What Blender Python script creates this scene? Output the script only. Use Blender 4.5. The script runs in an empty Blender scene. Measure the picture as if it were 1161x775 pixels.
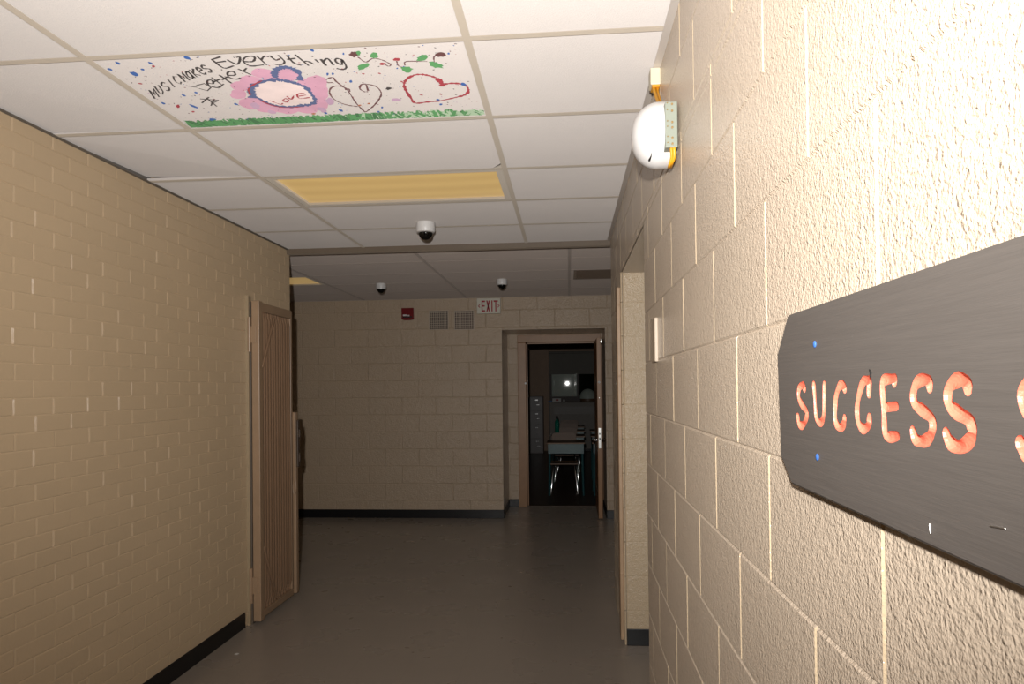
import bpy, bmesh, math, random
from mathutils import Vector, Matrix
random.seed(7)
C = bpy.context.scene.collection
sc = bpy.context.scene

# ------------------------------------------------------------------ camera model (1161 x 775)
FPX, YAW, PITCH, ROLL, CY, HC = 783.39, -0.0812, 0.0105, 0.0113, 42.73, 1.56
ZC, XL, XR, YB = 2.6316, -2.1402, 0.322, 8.2027     # ceiling, side wall faces, far wall face
ZO = 2.2412                                          # height of the openings
YR, YN = 4.2137, 2.92                                # far and near edge of the side opening


def ray(px, py):
    u = (px - 580.5) / FPX
    v = -(py - 387.5 - CY) / FPX
    c, s = math.cos(-ROLL), math.sin(-ROLL)
    u, v = u * c - v * s, u * s + v * c
    cp, sp = math.cos(PITCH), math.sin(PITCH)
    y, z, x = cp - v * sp, sp + v * cp, u
    cy, sy = math.cos(YAW), math.sin(YAW)
    return Vector((x * cy + y * sy, -x * sy + y * cy, z))


CAM = Vector((0, 0, HC))


def onX(px, py, X):
    d = ray(px, py); return CAM + d * (X / d.x)


def onY(px, py, Y):
    d = ray(px, py); return CAM + d * (Y / d.y)


def onZ(px, py, Z):
    d = ray(px, py); return CAM + d * ((Z - HC) / d.z)


# ------------------------------------------------------------------ materials
def srgb(r, g, b):
    f = lambda c: (c / 255 / 12.92) if c / 255 <= 0.04045 else ((c / 255 + 0.055) / 1.055) ** 2.4
    return (f(r), f(g), f(b), 1)


class NT:
    def __init__(s, name):
        s.m = bpy.data.materials.new(name); s.m.use_nodes = True
        s.t = s.m.node_tree; s.b = s.t.nodes['Principled BSDF']

    def n(s, typ, **kw):
        o = s.t.nodes.new(typ)
        for k, v in kw.items():
            if k in o.inputs: o.inputs[k].default_value = v
            else: setattr(o, k, v)
        return o

    def l(s, a, b): s.t.links.new(a, b)

    def pos(s): return s.n('ShaderNodeNewGeometry').outputs['Position']

    def math(s, op, a, b=None, clamp=False):
        o = s.n('ShaderNodeMath', operation=op, use_clamp=clamp)
        for i, x in enumerate((a, b)):
            if x is None: continue
            if isinstance(x, (int, float)): o.inputs[i].default_value = x
            else: s.l(x, o.inputs[i])
        return o.outputs[0]

    def mix(s, fac, a, b):
        o = s.n('ShaderNodeMix', data_type='RGBA')
        for i, x in ((0, fac), (6, a), (7, b)):
            if isinstance(x, (int, float, tuple)): o.inputs[i].default_value = x
            else: s.l(x, o.inputs[i])
        return o.outputs[2]

    def noise(s, vec, scale, detail=3, rough=0.5):
        o = s.n('ShaderNodeTexNoise', Scale=scale, Detail=detail, Roughness=rough)
        s.l(vec, o.inputs['Vector']); return o.outputs['Fac']

    def bump(s, h, dist, strength=1, prev=None):
        o = s.n('ShaderNodeBump', Distance=dist, Strength=strength)
        s.l(h, o.inputs['Height'])
        if prev is not None: s.l(prev, o.inputs['Normal'])
        return o.outputs['Normal']


def plain(name, col, rough=0.5, metal=0.0, spec=0.5, var=0.06, bump=0.0, bscale=60, chalky=False):
    t = NT(name)
    if chalky:
        t.b.inputs['Diffuse Roughness'].default_value = 1.0; t.b.inputs['Sheen Weight'].default_value = 0.12; t.b.inputs['Sheen Roughness'].default_value = 0.6
    p = t.n('ShaderNodeTexCoord').outputs['Object']
    c2 = tuple(x * (1 - var * 2.5) for x in col[:3]) + (1,)
    t.l(t.mix(t.noise(p, 9, 4, 0.6), c2, tuple(min(1, x * (1 + var)) for x in col[:3]) + (1,)), t.b.inputs['Base Color'])
    t.b.inputs['Roughness'].default_value = rough
    t.b.inputs['Metallic'].default_value = metal
    t.b.inputs['Specular IOR Level'].default_value = spec
    if bump: t.l(t.bump(t.noise(p, bscale, 3), bump), t.b.inputs['Normal'])
    return t.m


WALLC = srgb(200, 183, 163)


def masonry(name, axis, s, z0, bw, rh, mortar, depth, grain, gscale, col, rough, uneven=0.0, kh=0.6, rnd=0.3, chalk=0.6):
    """painted masonry: courses of height rh and length bw along world axis 0 or 1; kh is how deep the bed
    joints are against the upright ones, rnd how unevenly the upright joints have been filled with paint"""
    t = NT(name)
    pos = t.pos()
    sep = t.n('ShaderNodeSeparateXYZ'); t.l(pos, sep.inputs[0])
    n0 = t.math('SUBTRACT', t.noise(pos, 2.7, 2), 0.5)
    nf = t.math('SUBTRACT', t.noise(pos, 19.0, 2), 0.5)
    wob = t.math('ADD', t.math('MULTIPLY', n0, uneven), t.math('MULTIPLY', nf, uneven * 0.6))
    u = t.math('ADD', t.math('SUBTRACT', sep.outputs[axis], s - 40 * bw), wob)
    v = t.math('ADD', t.math('SUBTRACT', sep.outputs[2], z0 - 40 * rh), t.math('MULTIPLY', wob, 0.4))
    vr = t.math('DIVIDE', v, rh); row = t.math('FLOOR', vr)
    odd = t.math('MODULO', row, 2.0)
    ur = t.math('ADD', t.math('DIVIDE', u, bw), t.math('MULTIPLY', t.math('SUBTRACT', 1.0, odd), 0.5))
    jn = t.math('ROUND', ur); brick = t.math('FLOOR', ur)
    du = t.math('MULTIPLY', t.math('ABSOLUTE', t.math('SUBTRACT', ur, jn)), bw)
    dv = t.math('MULTIPLY', t.math('ABSOLUTE', t.math('SUBTRACT', vr, t.math('ROUND', vr))), rh)

    def groove(d):
        o = t.n('ShaderNodeMapRange', interpolation_type='SMOOTHSTEP')
        t.l(d, o.inputs['Value'])
        o.inputs['From Min'].default_value = mortar * 0.15; o.inputs['From Max'].default_value = mortar
        o.inputs['To Min'].default_value = 1; o.inputs['To Max'].default_value = 0
        return o.outputs['Result']

    def white(a, b_):
        c = t.n('ShaderNodeCombineXYZ'); t.l(a, c.inputs[0]); t.l(b_, c.inputs[1])
        w = t.n('ShaderNodeTexWhiteNoise', noise_dimensions='2D'); t.l(c.outputs[0], w.inputs['Vector'])
        return w.outputs['Value']

    gu = t.math('MULTIPLY', groove(du), t.math('SUBTRACT', 1.0, t.math('MULTIPLY', white(jn, row), rnd)))
    gv = t.math('MULTIPLY', groove(dv), t.math('MULTIPLY', t.math('ADD', t.noise(pos, 3.1, 2), 0.1), kh * 1.6))
    fac = t.math('MAXIMUM', gu, gv)
    var = t.noise(pos, 1.3, 5, 0.6)
    c = t.mix(var, tuple(x * 0.93 for x in col[:3]) + (1,), tuple(min(1, x * 1.05) for x in col[:3]) + (1,))
    bri = white(brick, row)
    c = t.mix(t.math('MULTIPLY', bri, 0.10), c, tuple(x * 0.75 for x in col[:3]) + (1,))
    t.l(c, t.b.inputs['Base Color'])
    t.b.inputs['Roughness'].default_value = rough
    t.b.inputs['Specular IOR Level'].default_value = 0.65
    t.b.inputs['Diffuse Roughness'].default_value = chalk
    g = t.math('ADD', t.noise(pos, gscale, 2, 0.55), t.math('MULTIPLY', t.noise(pos, gscale * 0.33, 2, 0.5), 0.8))
    nb = t.bump(g, grain)
    hgt = t.math('SUBTRACT', 1.0, fac)
    nb = t.bump(hgt, depth, 1, nb)
    t.l(nb, t.b.inputs['Normal'])
    return t.m


M = {}
M['block_side'] = masonry('painted block side wall', 1, 0.138, 0, 0.404, 0.2066, 0.004, 0.0001, 0.0031, 215, WALLC, 0.22, 0.0, 0.7, 0.2, 0.2)
M['block_end'] = masonry('painted block cross wall', 0, -1.80, 0, 0.412, 0.2066, 0.0075, 0.0055, 0.0055, 90, srgb(201, 179, 152), 0.26, 0.004, 0.6, 0.6, 0.4)
M['brick'] = masonry('painted brick wall', 1, 2.51, 0.02, 0.2065, 0.069, 0.004, 0.0001, 0.0010, 70, srgb(191, 168, 137), 0.38, 0.0, 0.30, 0.9, 0.45)
M['black_base'] = plain('black vinyl cove base', srgb(26, 26, 27), 0.35)
M['gate_paint'] = plain('tan gate enamel', srgb(176, 147, 118), 0.38, var=0.08)
M['gate_bar'] = plain('darker gate bar', srgb(152, 122, 97), 0.3, var=0.08)  # bars set a little darker and browner than the stiles
M['jamb_paint'] = plain('drab gate post enamel', srgb(182, 162, 132), 0.4, var=0.08)
M['post_wood'] = plain('scuffed tan post', srgb(190, 160, 128), 0.45, var=0.14)
M['white_plastic_and_glint'] = plain('white plastic and glint', srgb(236, 234, 232), 0.35, var=0.02)  # also colours the bolt and strike discs as flash glints
M['cream_plastic'] = plain('cream plastic', srgb(226, 216, 190), 0.4, var=0.02)
M['grey_plate'] = plain('grey green plate', srgb(150, 156, 143), 0.45, var=0.03)
M['yellow_cable'] = plain('yellow cable', srgb(226, 160, 30), 0.45, var=0.03)
M['dark'] = plain('black plastic', srgb(18, 18, 18), 0.5, var=0.02)
M['dome_glass'] = plain('smoked dome', (0.006, 0.006, 0.006, 1), 0.06, var=0.0)
M['red_box'] = plain('dark red enamel', srgb(128, 20, 26), 0.3, var=0.05)
M['sign_white'] = plain('white sign face', srgb(226, 222, 206), 0.4, var=0.02)
M['sign_red'] = plain('red sign print', srgb(172, 14, 36), 0.45, var=0.02)
M['wall_paint'] = plain('wall coloured paint', WALLC, 0.4, bump=0.0006)
M['vent_dark'] = plain('vent hole', srgb(30, 22, 18), 0.7)
M['hvac'] = plain('brown grille', srgb(116, 98, 82), 0.6, chalky=True)
M['steel'] = plain('steel', (0.6, 0.6, 0.58, 1), 0.25, 1.0, var=0.03)
M['chrome'] = plain('chrome', (0.8, 0.8, 0.8, 1), 0.12, 1.0, var=0.01)
M['frame_brown'] = plain('brown door frame paint', srgb(174, 132, 94), 0.4, var=0.1)
M['door_wood'] = plain('brown door wood', srgb(176, 130, 88), 0.4, var=0.1)
M['teal'] = plain('teal enamel', srgb(42, 88, 92), 0.35)
M['desk_lid'] = plain('brown desk lid', srgb(126, 92, 62), 0.4)
M['seat_brown'] = plain('brown moulded seat', srgb(112, 84, 60), 0.45)
M['cabinet_grey'] = plain('grey cabinet enamel', srgb(138, 132, 130), 0.4)
M['counter_grey'] = plain('grey counter enamel', srgb(140, 132, 124), 0.5)
M['room_wall'] = plain('classroom wall paint', srgb(176, 148, 124), 0.6)
M['blind'] = plain('grey window blind', srgb(130, 126, 118), 0.7)
M['win_frame'] = plain('dark brown window frame', srgb(60, 42, 36), 0.5)
M['bottle'] = plain('green bottle plastic', srgb(10, 120, 100), 0.18)
M['paper'] = plain('white paper', srgb(235, 232, 228), 0.6)
M['book_red'] = plain('red cover', srgb(170, 40, 50), 0.5)
M['book_blue'] = plain('blue cover', srgb(70, 110, 170), 0.5)
M['dome_pale'] = plain('pale green grey dome', srgb(200, 212, 200), 0.5)
M['trim_paint'] = plain('grey tan grid paint', srgb(178, 166, 150), 0.4, var=0.03, chalky=True)
M['trim_white'] = plain('white angle paint', srgb(222, 214, 206), 0.4, var=0.02)
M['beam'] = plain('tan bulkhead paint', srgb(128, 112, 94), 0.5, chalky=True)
M['fixture'] = plain('grey fixture paint', srgb(188, 178, 164), 0.4, var=0.03, chalky=True)
M['screw_blue'] = plain('blue screw head', srgb(70, 120, 200), 0.3)
M['silver'] = plain('silver staple', (0.75, 0.74, 0.72, 1), 0.3, 1.0, var=0.01)


def tile_mat(name, col):
    t = NT(name)
    p = t.pos()
    n1 = t.noise(p, 220, 3, 0.6)
    n2 = t.noise(p, 1.1, 4, 0.6)
    c = t.mix(n2, tuple(x * 0.90 for x in col[:3]) + (1,), tuple(min(1, x * 1.04) for x in col[:3]) + (1,))
    v = t.n('ShaderNodeTexVoronoi', Scale=160.0); t.l(p, v.inputs['Vector'])
    pit = t.math('LESS_THAN', v.outputs['Distance'], 0.16)
    c = t.mix(t.math('MULTIPLY', pit, 0.22), c, tuple(x * 0.45 for x in col[:3]) + (1,))
    t.l(c, t.b.inputs['Base Color'])
    t.b.inputs['Roughness'].default_value = 0.9
    t.b.inputs['Specular IOR Level'].default_value = 0.2
    t.b.inputs['Diffuse Roughness'].default_value = 0.9
    t.b.inputs['Sheen Weight'].default_value = 0.10
    t.b.inputs['Sheen Roughness'].default_value = 0.6
    t.l(t.bump(n1, 0.0012), t.b.inputs['Normal'])
    return t.m


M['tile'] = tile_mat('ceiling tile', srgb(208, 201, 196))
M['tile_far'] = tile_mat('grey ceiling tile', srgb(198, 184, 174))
M['tile_art'] = tile_mat('painted ceiling tile board', srgb(214, 206, 201))


def floor_mat():
    t = NT('grey vinyl floor')
    p = t.pos()
    br = t.n('ShaderNodeTexBrick', offset=0.0, offset_frequency=2, squash=1.0)
    for k, x in (('Scale', 1), ('Mortar Size', 0.0012), ('Mortar Smooth', 0.2), ('Brick Width', 0.305), ('Row Height', 0.305)):
        br.inputs[k].default_value = x
    br.inputs['Color1'].default_value = (0, 0, 0, 1); br.inputs['Color2'].default_value = (1, 1, 1, 1)
    t.l(p, br.inputs['Vector'])
    a = srgb(146, 135, 124)
    c = t.mix(t.noise(p, 1.2, 5, 0.6), tuple(x * 0.86 for x in a[:3]) + (1,), a)
    c = t.mix(t.math('MULTIPLY', br.outputs['Color'], 0.10), c, tuple(x * 0.8 for x in a[:3]) + (1,))
    c = t.mix(t.math('MULTIPLY', t.noise(p, 90, 4, 0.7), 0.15), c, tuple(x * 0.65 for x in a[:3]) + (1,))
    c = t.mix(t.math('MULTIPLY', br.outputs['Fac'], 0.35), c, tuple(x * 0.5 for x in a[:3]) + (1,))
    t.l(c, t.b.inputs['Base Color'])
    t.l(t.math('ADD', t.math('MULTIPLY', t.noise(p, 3, 3), 0.18), 0.20), t.b.inputs['Roughness'])
    t.b.inputs['Diffuse Roughness'].default_value = 0.4
    t.l(t.bump(t.noise(p, 5, 2), 0.0012, 0.4), t.b.inputs['Normal'])
    return t.m


M['floor'] = floor_mat()


def board_mat():
    t = NT('charcoal painted plank')
    p = t.pos()
    mp = t.n('ShaderNodeMapping'); mp.inputs['Scale'].default_value = (1, 5, 130); t.l(p, mp.inputs[0])
    g = t.noise(mp.outputs[0], 1.6, 5, 0.65)
    c = t.mix(g, srgb(88, 83, 79), srgb(104, 98, 93))
    m2 = t.n('ShaderNodeMapping'); m2.inputs['Scale'].default_value = (30, 22, 60); t.l(p, m2.inputs[0])
    s = t.math('GREATER_THAN', t.noise(m2.outputs[0], 1.0, 4, 0.7), 0.70)
    c = t.mix(t.math('MULTIPLY', s, 0.3), c, srgb(128, 124, 122))
    t.l(c, t.b.inputs['Base Color'])
    t.b.inputs['Roughness'].default_value = 0.5
    t.b.inputs['Specular IOR Level'].default_value = 0.35
    t.l(t.bump(g, 0.0005), t.b.inputs['Normal'])
    return t.m


M['board'] = board_mat()
M['letter_red'] = plain('orange red carved paint', srgb(240, 124, 98), 0.4, var=0.10, bump=0.0008, bscale=220)


def lens_mat(name, col, e, y0, y1, rows):
    """lit fluorescent lens: the tubes behind it run along X"""
    t = NT(name)
    sep = t.n('ShaderNodeSeparateXYZ'); t.l(t.pos(), sep.inputs[0])
    k = t.math('DIVIDE', t.math('SUBTRACT', sep.outputs[1], y0), (y1 - y0))
    w = t.math('SINE', t.math('MULTIPLY', k, math.pi * 2 * rows))
    st = t.math('ADD', t.math('MULTIPLY', w, 0.07 * e), e)
    t.b.inputs['Base Color'].default_value = srgb(214, 184, 118)
    t.b.inputs['Roughness'].default_value = 0.35
    t.b.inputs['Emission Color'].default_value = col
    t.l(st, t.b.inputs['Emission Strength'])
    return t.m


def glass_mat():
    t = NT('window glass')
    t.b.inputs['Base Color'].default_value = (0.012, 0.016, 0.014, 1)
    t.b.inputs['Roughness'].default_value = 0.02
    g = t.n('ShaderNodeBsdfGlossy', Roughness=0.36); g.inputs['Color'].default_value = (0.5, 0.56, 0.5, 1)
    mx = t.n('ShaderNodeMixShader', Fac=0.08)
    out = t.t.nodes['Material Output']
    t.l(t.b.outputs[0], mx.inputs[1]); t.l(g.outputs[0], mx.inputs[2]); t.l(mx.outputs[0], out.inputs[0])
    return t.m


M['glass'] = glass_mat()
ART = {k: plain('mural paint ' + k, v, 0.75, spec=0.2, var=0.12, chalky=True) for k, v in dict(
    black=srgb(52, 42, 40), pink=srgb(214, 160, 182), pale=srgb(236, 216, 212), navy=srgb(84, 98, 140), red=srgb(164, 44, 58),
    maroon=srgb(104, 60, 62), green=srgb(84, 150, 88), deep_green=srgb(58, 116, 66), pale_green=srgb(178, 204, 170),
    blue=srgb(40, 92, 164), mauve=srgb(196, 160, 186), brown=srgb(96, 52, 50), orange=srgb(176, 104, 60)).items()}


# ------------------------------------------------------------------ mesh helpers
class MB:
    def __init__(s): s.bm = bmesh.new(); s.mi = 0

    def face(s, vs):
        try:
            f = s.bm.faces.new(vs); f.material_index = s.mi; return f
        except ValueError: return None

    def box(s, a, b, bevel=0.0, rot=None, seg=2):
        a, b = Vector(a), Vector(b)
        lo = Vector([min(a[i], b[i]) for i in range(3)]); hi = Vector([max(a[i], b[i]) for i in range(3)])
        vs = [s.bm.verts.new((x, y, z)) for x in (lo.x, hi.x) for y in (lo.y, hi.y) for z in (lo.z, hi.z)]
        fs = [s.face([vs[i] for i in q]) for q in ((0, 1, 3, 2), (4, 6, 7, 5), (0, 4, 5, 1), (2, 3, 7, 6), (0, 2, 6, 4), (1, 5, 7, 3))]
        if bevel:
            es = list({e for f in fs for e in f.edges})
            r = bmesh.ops.bevel(s.bm, geom=es, offset=bevel, segments=seg, affect='EDGES', profile=0.5)
            for f in r['faces']: f.material_index = s.mi
        return s

    def prism(s, pts, axis, a, b):
        """polygon in the two other axes (in order), extruded along axis from a to b"""
        def mk(p, w):
            q = list(p); q.insert(axis, w); return s.bm.verts.new(q)
        A = [mk(p, a) for p in pts]; B = [mk(p, b) for p in pts]
        s.face(A[::-1]); s.face(B)
        n = len(pts)
        for i in range(n): s.face([A[i], A[(i + 1) % n], B[(i + 1) % n], B[i]])
        return s

    def tube(s, pts, r, seg=10, caps='round'):
        P = [Vector(p) for p in pts]
        R = r if isinstance(r, (list, tuple)) else [r] * len(P)
        R = list(R)
        if caps == 'round':
            d0 = (P[0] - P[1]).normalized(); d1 = (P[-1] - P[-2]).normalized()
            pre = [(P[0] + d0 * R[0] * math.sin(t), R[0] * math.cos(t)) for t in (1.25, 0.75)]
            post = [(P[-1] + d1 * R[-1] * math.sin(t), R[-1] * math.cos(t)) for t in (0.75, 1.25)]
            P = [p for p, _ in pre] + P + [p for p, _ in post]
            R = [q for _, q in pre] + R + [q for _, q in post]
        rings = []; up = None
        for i, p in enumerate(P):
            t = (P[min(i + 1, len(P) - 1)] - P[max(i - 1, 0)]).normalized()
            if up is None:
                up = Vector((0, 0, 1)) if abs(t.z) < 0.9 else Vector((1, 0, 0))
            n = (up - t * up.dot(t)).normalized(); up = n
            b = t.cross(n)
            rings.append([s.bm.verts.new(p + (n * math.cos(2 * math.pi * k / seg) + b * math.sin(2 * math.pi * k / seg)) * R[i]) for k in range(seg)])
        for A, B in zip(rings, rings[1:]):
            for k in range(seg): s.face([A[k], A[(k + 1) % seg], B[(k + 1) % seg], B[k]])
        s.face(rings[0][::-1]); s.face(rings[-1])
        return s

    def lathe(s, prof, o, axis=2, seg=32, scale=(1, 1, 1)):
        """profile of (radius, height) turned about an axis through o"""
        o = Vector(o); rings = []
        for r, h in prof:
            ring = []
            for k in range(seg):
                a = 2 * math.pi * k / seg
                q = [r * math.cos(a), r * math.sin(a)]; q.insert(axis, h)
                ring.append(s.bm.verts.new(o + Vector([q[i] * scale[i] for i in range(3)])))
            rings.append(ring)
        for A, B in zip(rings, rings[1:]):
            for k in range(seg): s.face([A[k], A[(k + 1) % seg], B[(k + 1) % seg], B[k]])
        s.face(rings[0][::-1]); s.face(rings[-1])
        return s

    def build(s, name, mats, parent=None, smooth=False):
        bm = s.bm
        bmesh.ops.recalc_face_normals(bm, faces=bm.faces)
        if smooth:
            for f in bm.faces: f.smooth = True
            for e in bm.edges:
                if len(e.link_faces) == 2 and e.calc_face_angle(0) > 0.7: e.smooth = False
        me = bpy.data.meshes.new(name); bm.to_mesh(me); bm.free()
        for m in (mats if isinstance(mats, list) else [mats]): me.materials.append(m)
        o = bpy.data.objects.new(name, me); C.objects.link(o)
        if parent is not None:
            o.parent = parent
            o.matrix_parent_inverse = parent.matrix_world.inverted() if False else Matrix.Translation(-parent.location)
        return o


def thing(name, label, cat, loc, group=None):
    o = bpy.data.objects.new(name, None); C.objects.link(o)
    o.location = loc; o.empty_display_size = 0.05
    o['label'] = label; o['category'] = cat
    if group: o['group'] = group
    return o


def tag(o, label, cat, group=None):
    o['label'] = label; o['category'] = cat
    if group: o['group'] = group
    return o


def struct(mb, name, m, smooth=False, parent=None):
    o = mb.build(name, m, parent, smooth)
    if parent is None: o['kind'] = 'structure'
    return o


def smooth_path(pts, n=5):
    P = [Vector(p) for p in pts]
    if len(P) < 3: return P
    Q = [2 * P[0] - P[1]] + P + [2 * P[-1] - P[-2]]
    out = []
    for i in range(1, len(Q) - 2):
        for k in range(n):
            t = k / n
            a, b, c, d = Q[i - 1], Q[i], Q[i + 1], Q[i + 2]
            out.append(0.5 * ((2 * b) + (c - a) * t + (2 * a - 5 * b + 4 * c - d) * t * t + (3 * b - a - 3 * c + d) * t ** 3))
    out.append(P[-1])
    return out


# ------------------------------------------------------------------ the shell
YF, YS, YCR = -3.0, 9.0, 17.2           # end behind the viewer, classroom front wall, classroom far wall
YL, YRE = 5.188, 5.115                  # where the two side walls end at the cross corridor
struct(MB().box((-6.3, YF - 0.3, -0.1), (6.3, YS + 0.07, 0)), 'floor', M['floor'])
struct(MB().box((-6.3, YS + 0.07, -0.1), (6.3, YCR + 0.3, 0)), 'floor_classroom', plain('dark brown classroom floor', srgb(84, 68, 58), 0.35))
def coursed(mb, side, xf, regions, ph, z0, bw, rh, gu, gv, dep, dh, fill, prot, rng):
    """real courses on a wall face at x = xf (side +1: the wall lies towards +x): every block or brick has a raised
    face and sloping edges; upright joints are filled to uneven depths. regions: (y0, y1, zlo, zhi)"""
    back = 0.009
    P = lambda d, y, z: mb.bm.verts.new((xf + side * d, y, z))
    for Y0, Y1, Z0, Z1 in regions:
        r0 = math.floor((Z0 - z0) / rh); r1 = math.ceil((Z1 - z0) / rh)
        for r in range(r0, r1):
            za, zb = max(Z0, z0 + r * rh), min(Z1, z0 + (r + 1) * rh)
            if zb - za < 0.012: continue
            off = ph - (0.5 * bw if r % 2 == 0 else 0)
            n0 = math.floor((Y0 - off) / bw); n1 = math.ceil((Y1 - off) / bw)
            js = {n: rng.uniform(-1, 1) * fill for n in range(n0 - 1, n1 + 2)}
            dj = {n: dep * (rng.uniform(0.12, 1.0) if fill else rng.uniform(0.75, 1.0)) for n in range(n0 - 1, n1 + 2)}
            for n in range(n0, n1):
                ya, yb = off + n * bw + js[n], off + (n + 1) * bw + js[n + 1]
                da, db = dj[n], dj[n + 1]
                if ya <= Y0: ya, da = Y0, back
                if yb >= Y1: yb, db = Y1, back
                if yb - ya < 0.015: continue
                p = -rng.uniform(0, prot)
                ta, tb = rng.uniform(-1, 1) * prot * 0.8, rng.uniform(-1, 1) * prot * 0.8
                g, h = min(gu, (yb - ya) * 0.3), min(gv, (zb - za) * 0.3)
                fz = [(ya + g, za + h, p), (yb - g, za + h, p + tb), (yb - g, zb - h, p + ta), (ya + g, zb - h, p + ta * 0.5)]
                f = [P(d, y, z) for y, z, d in fz]
                c = [P(dh, ya, za), P(dh, yb, za), P(dh, yb, zb), P(dh, ya, zb)]
                la, lb = P(da, ya, za + h), P(da, ya, zb - h)
                ra, rb = P(db, yb, za + h), P(db, yb, zb - h)
                mb.face(f); mb.face([la, f[0], f[3], lb]); mb.face([f[1], ra, rb, f[2]])
                mb.face([c[0], c[1], f[1], f[0]]); mb.face([f[3], f[2], c[2], c[3]])
                mb.face([c[0], f[0], la]); mb.face([c[1], ra, f[1]]); mb.face([c[3], lb, f[3]]); mb.face([c[2], f[2], rb])


rngw = random.Random(3)
mb = MB().prism([(YF, 0), (YL, 0), (YL, 3.0), (YF, 3.0)], 0, XL - 0.3, XL - 0.009)
coursed(mb, -1, XL, [(YF, YL, 0, 2.64)], 2.51, 0.02, 0.2065, 0.069, 0.0062, 0.0050, 0.0058, 0.0018, 0.008, 0.0015, rngw)
struct(mb, 'wall_left', M['brick'])

# right wall with the doorless opening; its far jamb has a rounded edge
mb = MB()
mb.prism([(YF, 0), (YN, 0), (YN, ZO), (YR, ZO), (YR, 3.0), (YF, 3.0)], 0, XR + 0.009, XR + 0.42)
pl = [(XR + 0.42, YRE), (XR + 0.009, YRE), (XR + 0.009, YR + 0.014), (XR + 0.013, YR + 0.004), (XR + 0.02, YR), (XR + 0.42, YR)]
mb.prism(pl, 2, 0, ZO)
mb.box((XR + 0.009, YR, ZO), (XR + 0.42, YRE, 3.0))
coursed(mb, 1, XR, [(YF, YN, 0, ZO), (YF, YR, ZO, 2.64), (YR, YRE, 0, 2.64)], 0.138, 0, 0.404, 0.2066, 0.0042, 0.0042, 0.0046, 0.0034, 0, 0.0005, rngw)
struct(mb, 'wall_right', [M['block_side']])
# the end-on faces of that wall use the cross-wall coursing
o = bpy.data.objects['wall_right']
o.data.materials.append(masonry('painted block jamb', 0, 0.1, 0, 0.404, 0.2066, 0.005, 0.002, 0.0045, 130, srgb(204, 184, 154), 0.26, 0.002, 0.6, 0.4))
for p in o.data.polygons:
    if abs(p.normal.y) > 0.6: p.material_index = 1
struct(MB().box((1.6, YN - 0.6, 0), (1.8, YR + 0.9, 3.0)), 'wall_alcove', M['block_side'])

mb = MB()
mb.prism([(-6.2, 0), (-0.785, 0), (-0.785, ZO), (0.438, ZO), (0.438, 0), (6.2, 0), (6.2, 3.0), (-6.2, 3.0)], 1, YB, YS)
struct(mb, 'wall_back', [M['block_end']])
o = bpy.data.objects['wall_back']; o.data.materials.append(M['block_side'])
for p in o.data.polygons:
    if abs(p.normal.x) > 0.6: p.material_index = 1
# classroom front wall with the doorway
mb = MB()
mb.prism([(-6.2, 0), (-0.62, 0), (-0.62, 2.2), (0.42, 2.2), (0.42, 0), (6.2, 0), (6.2, 3.0), (-6.2, 3.0)], 1, YS, YS + 0.15)
struct(mb, 'wall_front', M['block_end'])
struct(MB().box((-6.2, YF - 0.2, 0), (6.2, YF, 3.0)), 'wall_behind', M['block_end'])
struct(MB().box((-6.3, YL - 0.2, 0), (-6.2, YCR, 3.0)), 'wall_far_left', M['block_side'])
struct(MB().box((6.2, YRE - 0.2, 0), (6.3, YCR, 3.0)), 'wall_far_right', M['block_side'])
struct(MB().box((-6.2, YL - 0.2, 0), (XL - 0.3, YL, 3.0)), 'wall_cross_left', M['block_end'])
struct(MB().box((XR + 0.42, YRE - 0.2, 0), (6.2, YRE, 3.0)), 'wall_cross_right', M['block_end'])
# classroom far wall, window opening left free
WX0, WX1, WZ0, WZ1 = -0.46, 0.95, 1.19, 2.25
mb = MB()
mb.box((-6.2, YCR, 0), (WX0, YCR + 0.2, 3.0)).box((WX1, YCR, 0), (6.2, YCR + 0.2, 3.0))
mb.box((WX0, YCR, 0), (WX1, YCR + 0.2, WZ0)).box((WX0, YCR, WZ1), (WX1, YCR + 0.2, 3.0))
struct(mb, 'wall_classroom', M['room_wall'])
struct(MB().box((-6.2, YS + 0.15, 2.75), (6.2, YCR, 2.85)), 'ceiling_classroom', M['tile_far'])

# baseboards
H = 0.1
struct(MB().box((XL, YF, 0), (XL + 0.008, 4.40, H), 0.003), 'baseboard_left', M['black_base'])
mb = MB().box((XR - 0.006, YF, 0), (XR, YN, H), 0.002).box((XR + 0.012, YR - 0.008, 0), (XR + 0.42, YR, H), 0.003)
struct(mb, 'baseboard_right', M['black_base'])
mb = MB().box((-6.2, YB - 0.008, 0), (-0.785, YB, H), 0.003).box((0.438, YB - 0.008, 0), (6.2, YB, H), 0.003)
mb.box((-0.785, YB, 0), (-0.777, YS, H), 0.003).box((-0.785, YS - 0.008, 0), (-0.66, YS, H), 0.003).box((0.430, YB, 0), (0.438, YS, H), 0.003)
struct(mb, 'baseboard_back', M['black_base'])

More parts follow.
